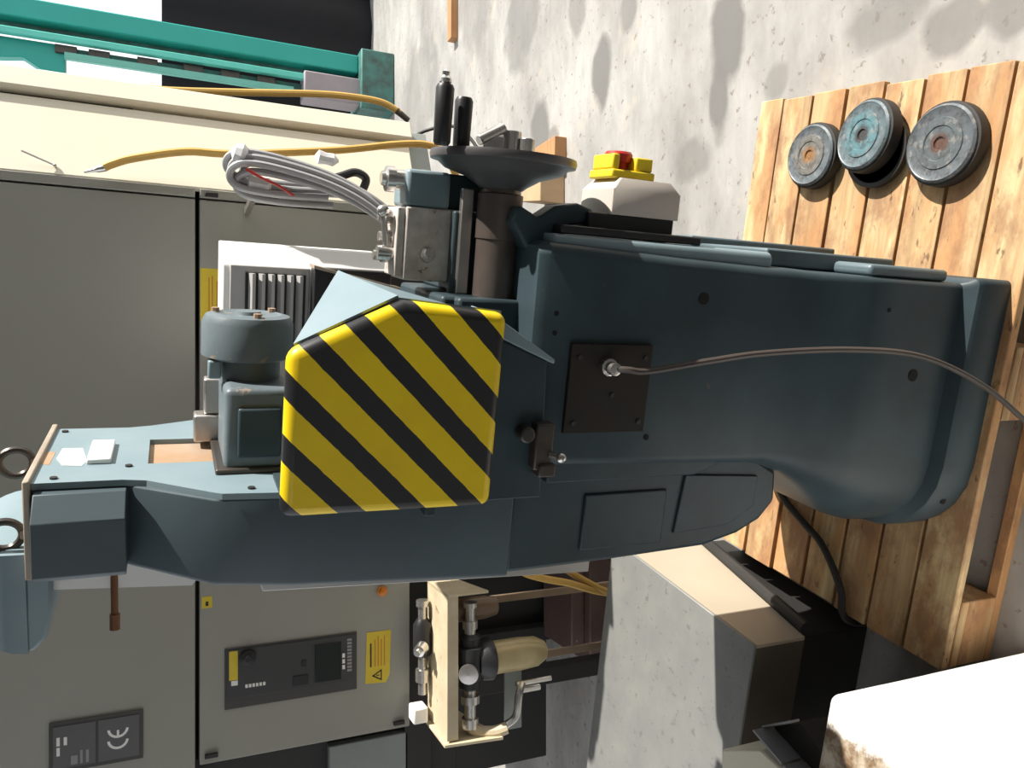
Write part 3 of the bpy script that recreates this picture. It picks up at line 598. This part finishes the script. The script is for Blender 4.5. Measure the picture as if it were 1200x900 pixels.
for (x, z) in ((.55, 1.49), (-1.08, 1.49), (-1.085, .93)):
    cb.part('hinge', MB().box(x - .006, x + .006, Y0 - .012, Y0, z - .018, z + .018), DARKGAP, .002)
cb.part('door_bead', MB().box(-.6, .03, Y0 - .001, Y0, 2.25, 2.252), CAB)

# red-brown plinth under the cabinet
single('red_brown_plinth', MB().box(-1.10, -.60, 2.62, 2.95, 0, .10).box(-1.06, -.64, 2.66, 2.91, .10, .16), BROWNRED, (-.85, 2.78, 0), 0, 'red-brown speckled plinth on the floor under the cabinet', 'plinth', bevel=.006)

# ------------------------------------------------------------------ white unit with louvres behind the machine
wu = Thing('louvred_unit', (-.05, 2.1, 0), YAW, 'white enclosure with grey louvre slats behind the gear motor', 'enclosure')
def tn(x, y): return (x * math.cos(YAW) + y * math.sin(YAW), -x * math.sin(YAW) + y * math.cos(YAW))
wu.part('housing', MB().prism([(-.36, 2.085), (-.135, 2.085), (-.083, 2.135), (-.083, 2.30), (-.36, 2.30)], 'z', 1.055, 1.478), WHITEP, .004)
wu.part('front_panel', MB().box(-.36, -.132, 2.072, 2.085, 1.265, 1.462), GREYV, .003)
lv = wu.part('louvre_recess', MB().box(-.35, -.150, 2.069, 2.0725, 1.275, 1.425), BLACKP)
for i in range(6):
    z = 1.288 + i * .0235
    wu.part('louvre', MB().prism([(2.069, z), (2.052, z - .004), (2.050, z + .004), (2.069, z + .012)], 'x', -.349, -.151), GREYV, parent=lv)
wu.part('black_tray', MB().box(-.36, -.125, 2.02, 2.071, 1.06, 1.262), BLACKP, .003)
wu.part('tray_rim', MB().prism([(-.126, 1.266), (-.118, 1.266), (-.165, 1.03), (-.172, 1.03)], 'y', 2.0, 2.075), TANEDGE)
wu.part('pedestal', MB().box(-.33, -.14, 2.11, 2.27, 0, 1.056), DARKGAP, .004)

# ------------------------------------------------------------------ cables and hoses
gc = Thing('cable_coil', (.5, 2.15, .86), 0, 'coiled grey cables hanging before the cream cabinet panel', 'cables')
for i, (dx, dy, dz) in enumerate(((0, 0, 0), (.016, .01, .012), (-.018, -.008, .004), (-.034, .008, -.012), (.0, .02, -.03))):
    gc.part('cable', MB().tube([(.345, 2.10 + dy, .96), (.42 + dx * .3, 2.11 + dy, 1.00 + dz), (.505 + dx, 2.10 + dy, 1.09 + dz), (.555 + dx, 2.10 + dy, 1.20 + dz), (.585 + dx, 2.10 + dy, 1.34 + dz), (.590 + dx, 2.11 + dy, 1.425 + dz), (.565 + dx, 2.13 + dy, 1.455 + dz), (.535 + dx, 2.14 + dy, 1.43 + dz), (.525 + dx, 2.14 + dy, 1.33 + dz), (.53 + dx, 2.14 + dy, 1.20 + dz)], .0095), GREYCAB)
gc.part('cable', MB().tube([(.50, 2.17, 1.40), (.53, 2.17, 1.3), (.56, 2.17, 1.22), (.585, 2.17, 1.16), (.60, 2.17, 1.12), (.585, 2.17, 1.09), (.55, 2.17, 1.10)], .012), BLACKP)
gc.part('cable', MB().tube([(.555, 2.09, 1.42), (.535, 2.09, 1.38), (.52, 2.09, 1.34), (.50, 2.10, 1.30)], .004), REDP)
gc.part('wrap_film', MB().lathe([(-.02, .004), (-.012, .022), (0, .030), (.016, .024), (.026, .006)], (.600, 2.12, 1.43), (.3, 0, 1), 9), FOAM)
gc.part('wrap_film', MB().lathe([(-.035, .004), (-.02, .018), (0, .016), (.02, .020), (.03, .003)], (.618, 2.13, 1.21), (.1, 0, 1), 8), FOAM)
gc.part('wrap_film', MB().lathe([(-.05, .004), (-.03, .028), (0, .024), (.02, .028), (.03, .003)], (.53, 2.15, 1.39), (.1, 0, 1), 8), FOAM)
gc.part('hanger', MB().box(.50, .52, 2.14, 2.42, 1.385, 1.40), STEEL)
h1 = Thing('air_hose', (.6, 2.33, .85), 0, 'ochre air hose hanging against the cream cabinet panel', 'hose')
h1.part('hose', MB().tube([(.588, 2.36, 1.765), (.600, 2.36, 1.745), (.622, 2.355, 1.69), (.652, 2.34, 1.56), (.660, 2.335, 1.43), (.705, 2.33, 1.14), (.745, 2.33, .96), (.757, 2.33, .86), (.735, 2.33, .80), (.64, 2.335, .745), (.48, 2.34, .70), (.36, 2.30, .55), (.30, 2.25, .2), (.28, 2.2, .012), (.2, 2.1, .012)], .0115), HOSE)
h1.part('nozzle', MB().lathe([(0, .010), (.02, .009), (.03, .005), (.055, .003)], (.589, 2.36, 1.76), (-.35, 0, 1), 12), CHROME)
single('thin_rod', MB().cyl((.592, 2.402, 1.885), (.618, 2.385, 1.96), .0025, seg=8).sphere((.592, 2.402, 1.885), .005), STEEL, (.52, 2.37, 1.8), 0, 'thin steel rod poking out above the hose nozzle', 'rod')
oh = Thing('ochre_hose', (1.0, 2.95, .74), 0, 'ochre hose running down behind the cream cabinet edge', 'hose')
oh.part('hose', MB().tube([(.90, 3.0, 1.95), (.98, 2.96, 1.85), (1.02, 2.95, 1.74), (1.03, 2.95, 1.60), (1.055, 2.95, 1.40), (1.095, 2.95, 1.10), (1.105, 2.95, .95), (1.10, 2.95, .84), (1.07, 2.95, .77)], .013), HOSE)
oh.part('hose_end', MB().cyl((1.078, 2.95, .785), (1.045, 2.95, .735), .0135, .011, 14), BROWNC)
single('thin_black_cable', MB().tube([(.84, 2.70, .90), (.90, 2.75, .80), (.93, 2.70, .74), (.93, 2.62, .66), (.84, 2.55, .60), (.70, 2.5, .58), (.5, 2.45, .5), (.42, 2.4, .2), (.4, 2.4, .008), (.3, 2.38, .008)], .006), RUBBER, (.95, 2.75, 0), 0, 'thin black cable dropping beside the cabinet bottom corner', 'cable')

# ------------------------------------------------------------------ air filter set below the cabinet
fr = Thing('air_filter_set', (-.85, 2.25, 0), 0, 'cream rack of pneumatic filters with yellowed bowl below the cabinet', 'air filter')
fr.part('shelf', MB().box(-1.06, -.63, 2.16, 2.36, .838, .846), CREAMST, .001)
fr.part('shelf_lip', MB().box(-1.06, -.63, 2.156, 2.162, .815, .85), CREAMST, .001)
fr.part('end_plate', MB().prism([(2.15, .85), (2.36, .85), (2.36, .77), (2.15, .72)], 'x', -.632, -.624), CREAMST, .001)
fr.part('end_plate', MB().prism([(2.15, .86), (2.36, .86), (2.36, .74), (2.13, .68)], 'x', -1.075, -1.066), CREAMST, .001)
for x in (-.700, -.905):
    fr.part('leg', MB().box(x - .012, x + .012, 2.30, 2.312, 0, .84), BROWNST, .002)
fh = fr.part('filter_head', MB().lathe([(-.085, .020), (-.075, .034), (-.05, .034), (-.048, .045), (.048, .045), (.05, .034), (.075, .034), (.085, .020)], (-.845, 2.19, .765), (1, 0, 0), 20), BLACKP)
fr.part('head_collar', MB().lathe([(0, .05), (-.02, .062), (-.045, .064), (-.05, .058)], (-.845, 2.19, .745), (0, 0, 1), 24), BLACKP, parent=fh)
fr.part('filter_dial', MB().lathe([(0, .030), (.01, .030), (.012, .022), (.016, .0)], (-.865, 2.148, .785), (-.1, -1, .5), 16), STEEL, parent=fh)
fr.part('bowl', MB().lathe([(0, .050), (-.10, .050), (-.155, .046), (-.185, .030), (-.195, .010), (-.195, 0)], (-.845, 2.19, .70), (0, 0, 1), 24), BRASS)
fr.part('pipe_fitting', MB().lathe([(0, .018), (.02, .018), (.021, .024), (.045, .024), (.046, .016), (.085, .016), (.086, .022), (.10, .022)], (-.765, 2.19, .765), (1, 0, 0), 12), CHROME)
fr.part('pipe_fitting', MB().lathe([(0, .018), (.02, .018), (.021, .030), (.045, .030), (.046, .018), (.09, .018), (.091, .026), (.12, .026)], (-.925, 2.19, .765), (-1, 0, 0), 12), CHROME)
fr.part('elbow', MB().tube([(-1.035, 2.19, .765), (-1.055, 2.18, .75), (-1.06, 2.16, .70), (-1.05, 2.15, .66)], .018), CREAMST)
rg = fr.part('regulator', MB().lathe([(-.06, .018), (-.05, .03), (.04, .03), (.06, .018)], (-.80, 2.33, .872), (1, 0, 0), 18), BLACKP)
fr.part('regulator_knob', MB().lathe([(0, .02), (.03, .018), (.032, .010), (.045, .010)], (-.82, 2.30, .88), (-.2, -1, .9), 14), CHROME, parent=rg)
fr.part('regulator_pipe', MB().lathe([(0, .014), (.04, .014), (.041, .02), (.06, .02)], (-.742, 2.33, .872), (1, 0, 0), 12), CHROME, parent=rg)
fr.part('regulator_pipe', MB().lathe([(0, .014), (.04, .014), (.041, .022), (.08, .022), (.082, .014), (.12, .014)], (-.858, 2.33, .872), (-1, 0, 0), 12), CHROME, parent=rg)
fr.part('ball_valve', MB().box(-1.06, -1.01, 2.30, 2.36, .862, .91), WHITEP, .006)
fr.part('second_bowl', MB().lathe([(0, .036), (-.10, .036), (-.14, .028), (-.15, 0)], (-.70, 2.24, .80), (0, 0, 1), 18), mat('smoky_brown_bowl', (.17, .11, .065), .3))
fr.part('drain_pipe', MB().tube([(-1.05, 2.16, .67), (-1.02, 2.15, .63), (-.96, 2.15, .62), (-.93, 2.17, .60)], .012).cyl((-.93, 2.17, .62), (-.93, 2.17, .50), .008).cyl((-.96, 2.19, .60), (-.96, 2.19, .53), .010), CHROME)
fr.part('valve_plate', MB().box(-1.09, -.90, 2.215, 2.221, .58, .64), GREENG, .002)
yh = Thing('filter_hose', (-.68, 2.25, .2), 0, 'ochre hoses curving down from the filter rack to the floor', 'hose')
yh.part('hose', MB().tube([(-.50, 2.12, .68), (-.57, 2.13, .62), (-.61, 2.16, .53), (-.64, 2.18, .43), (-.69, 2.22, .30), (-.72, 2.26, .18), (-.74, 2.3, .03), (-.74, 2.4, .012)], .012), HOSE)
yh.part('hose', MB().tube([(-.55, 2.20, .50), (-.60, 2.20, .43), (-.655, 2.21, .34), (-.70, 2.22, .25), (-.73, 2.24, .12), (-.75, 2.28, .012)], .011), HOSE)

# ------------------------------------------------------------------ things further back on the right
single('timber_stick', MB().box(2.10, 3.0, 4.40, 4.47, 0, .045), STICKW, (2.5, 4.43, 0), math.radians(0), 'red-brown timber stick lying on the sunlit floor', 'timber', bevel=.003)
tb = Thing('timber_offcut', (.93, 3.2, 0), 0, 'tan timber offcuts on the floor behind the handwheel', 'timber')
tb.part('offcut', MB().prism([(.80, 3.02), (1.0, 3.02), (1.02, 3.2), (.84, 3.22)], 'z', 0, .12), CARTON, .004)
tb.part('offcut', MB().box(.98, 1.09, 3.0, 3.2, 0, .06), STICKW, .003)
tf = Thing('teal_machine_column', (2.3, 6.0, 0), 0, 'tall teal machine column behind the cream cabinet panel', 'machine')
tf.part('mast', MB().box(2.42, 2.56, 5.95, 6.15, .26, 3.4), TEAL, .01)
tf.part('rail', MB().box(2.30, 2.345, 5.93, 5.98, .30, 3.4), mat('bright_teal_rail', (.12, .62, .52), .4), .006)
tf.part('web', MB().box(2.345, 2.42, 6.05, 6.07, .26, 3.4), TEALD)
tf.part('arm', MB().prism([(2.30, 3.4), (2.30, 2.25), (2.11, 2.25), (2.12, 2.40), (2.18, 2.50), (2.16, 2.62), (2.12, 3.4)], 'y', 6.0, 6.08), TEAL, .006)
tf.part('cross_rail', MB().box(2.19, 2.235, 5.94, 5.98, .75, 2.25), mat('pale_teal_rail', (.16, .50, .42), .45), .004)
tf.part('guide_plate', MB().box(2.235, 2.30, 6.04, 6.06, .30, 2.5), TEALD)
for i, z in enumerate((2.25, 2.05, 1.75, 1.45, 1.2, .95)):
    tf.part('guide_block', MB().box(2.24, 2.295, 5.98, 6.04, z - .07, z + .06), DARKST, .004)
tf.part('gear_housing', MB().box(2.16, 2.36, 5.90, 6.10, .25, .68), mat('mauve_grey_casting', (.34, .30, .32), .5), .01)
tf.part('foot', MB().box(2.12, 2.58, 5.85, 6.25, 0, .26), TEALD, .01)
tp = MB(); rg_ = []
for k in range(61):
    x = 1.9 + k * .12; rg_.append((x, 6.6 + .03 * math.sin(k * 1.7) + .02 * math.sin(k * .63)))
v = [(x, y, 0.0) for x, y in rg_] + [(x, y, 1.66) for x, y in rg_] + [(x, y + .01, 0.0) for x, y in rg_] + [(x, y + .01, 1.66) for x, y in rg_]
n_ = 61; f = []
for k in range(60):
    f += [(k, k + 1, n_ + k + 1, n_ + k), (2 * n_ + k + 1, 2 * n_ + k, 3 * n_ + k, 3 * n_ + k + 1), (n_ + k, n_ + k + 1, 3 * n_ + k + 1, 3 * n_ + k)]
tp.add(v, f, True)
single('black_tarpaulin', tp, mat('black_tarpaulin_cloth', (.008, .008, .011), .5, bmp=.1, spec=.2), (4, 6.6, 0), 0, 'black hanging tarpaulin screen at the far end of the floor', 'tarpaulin')
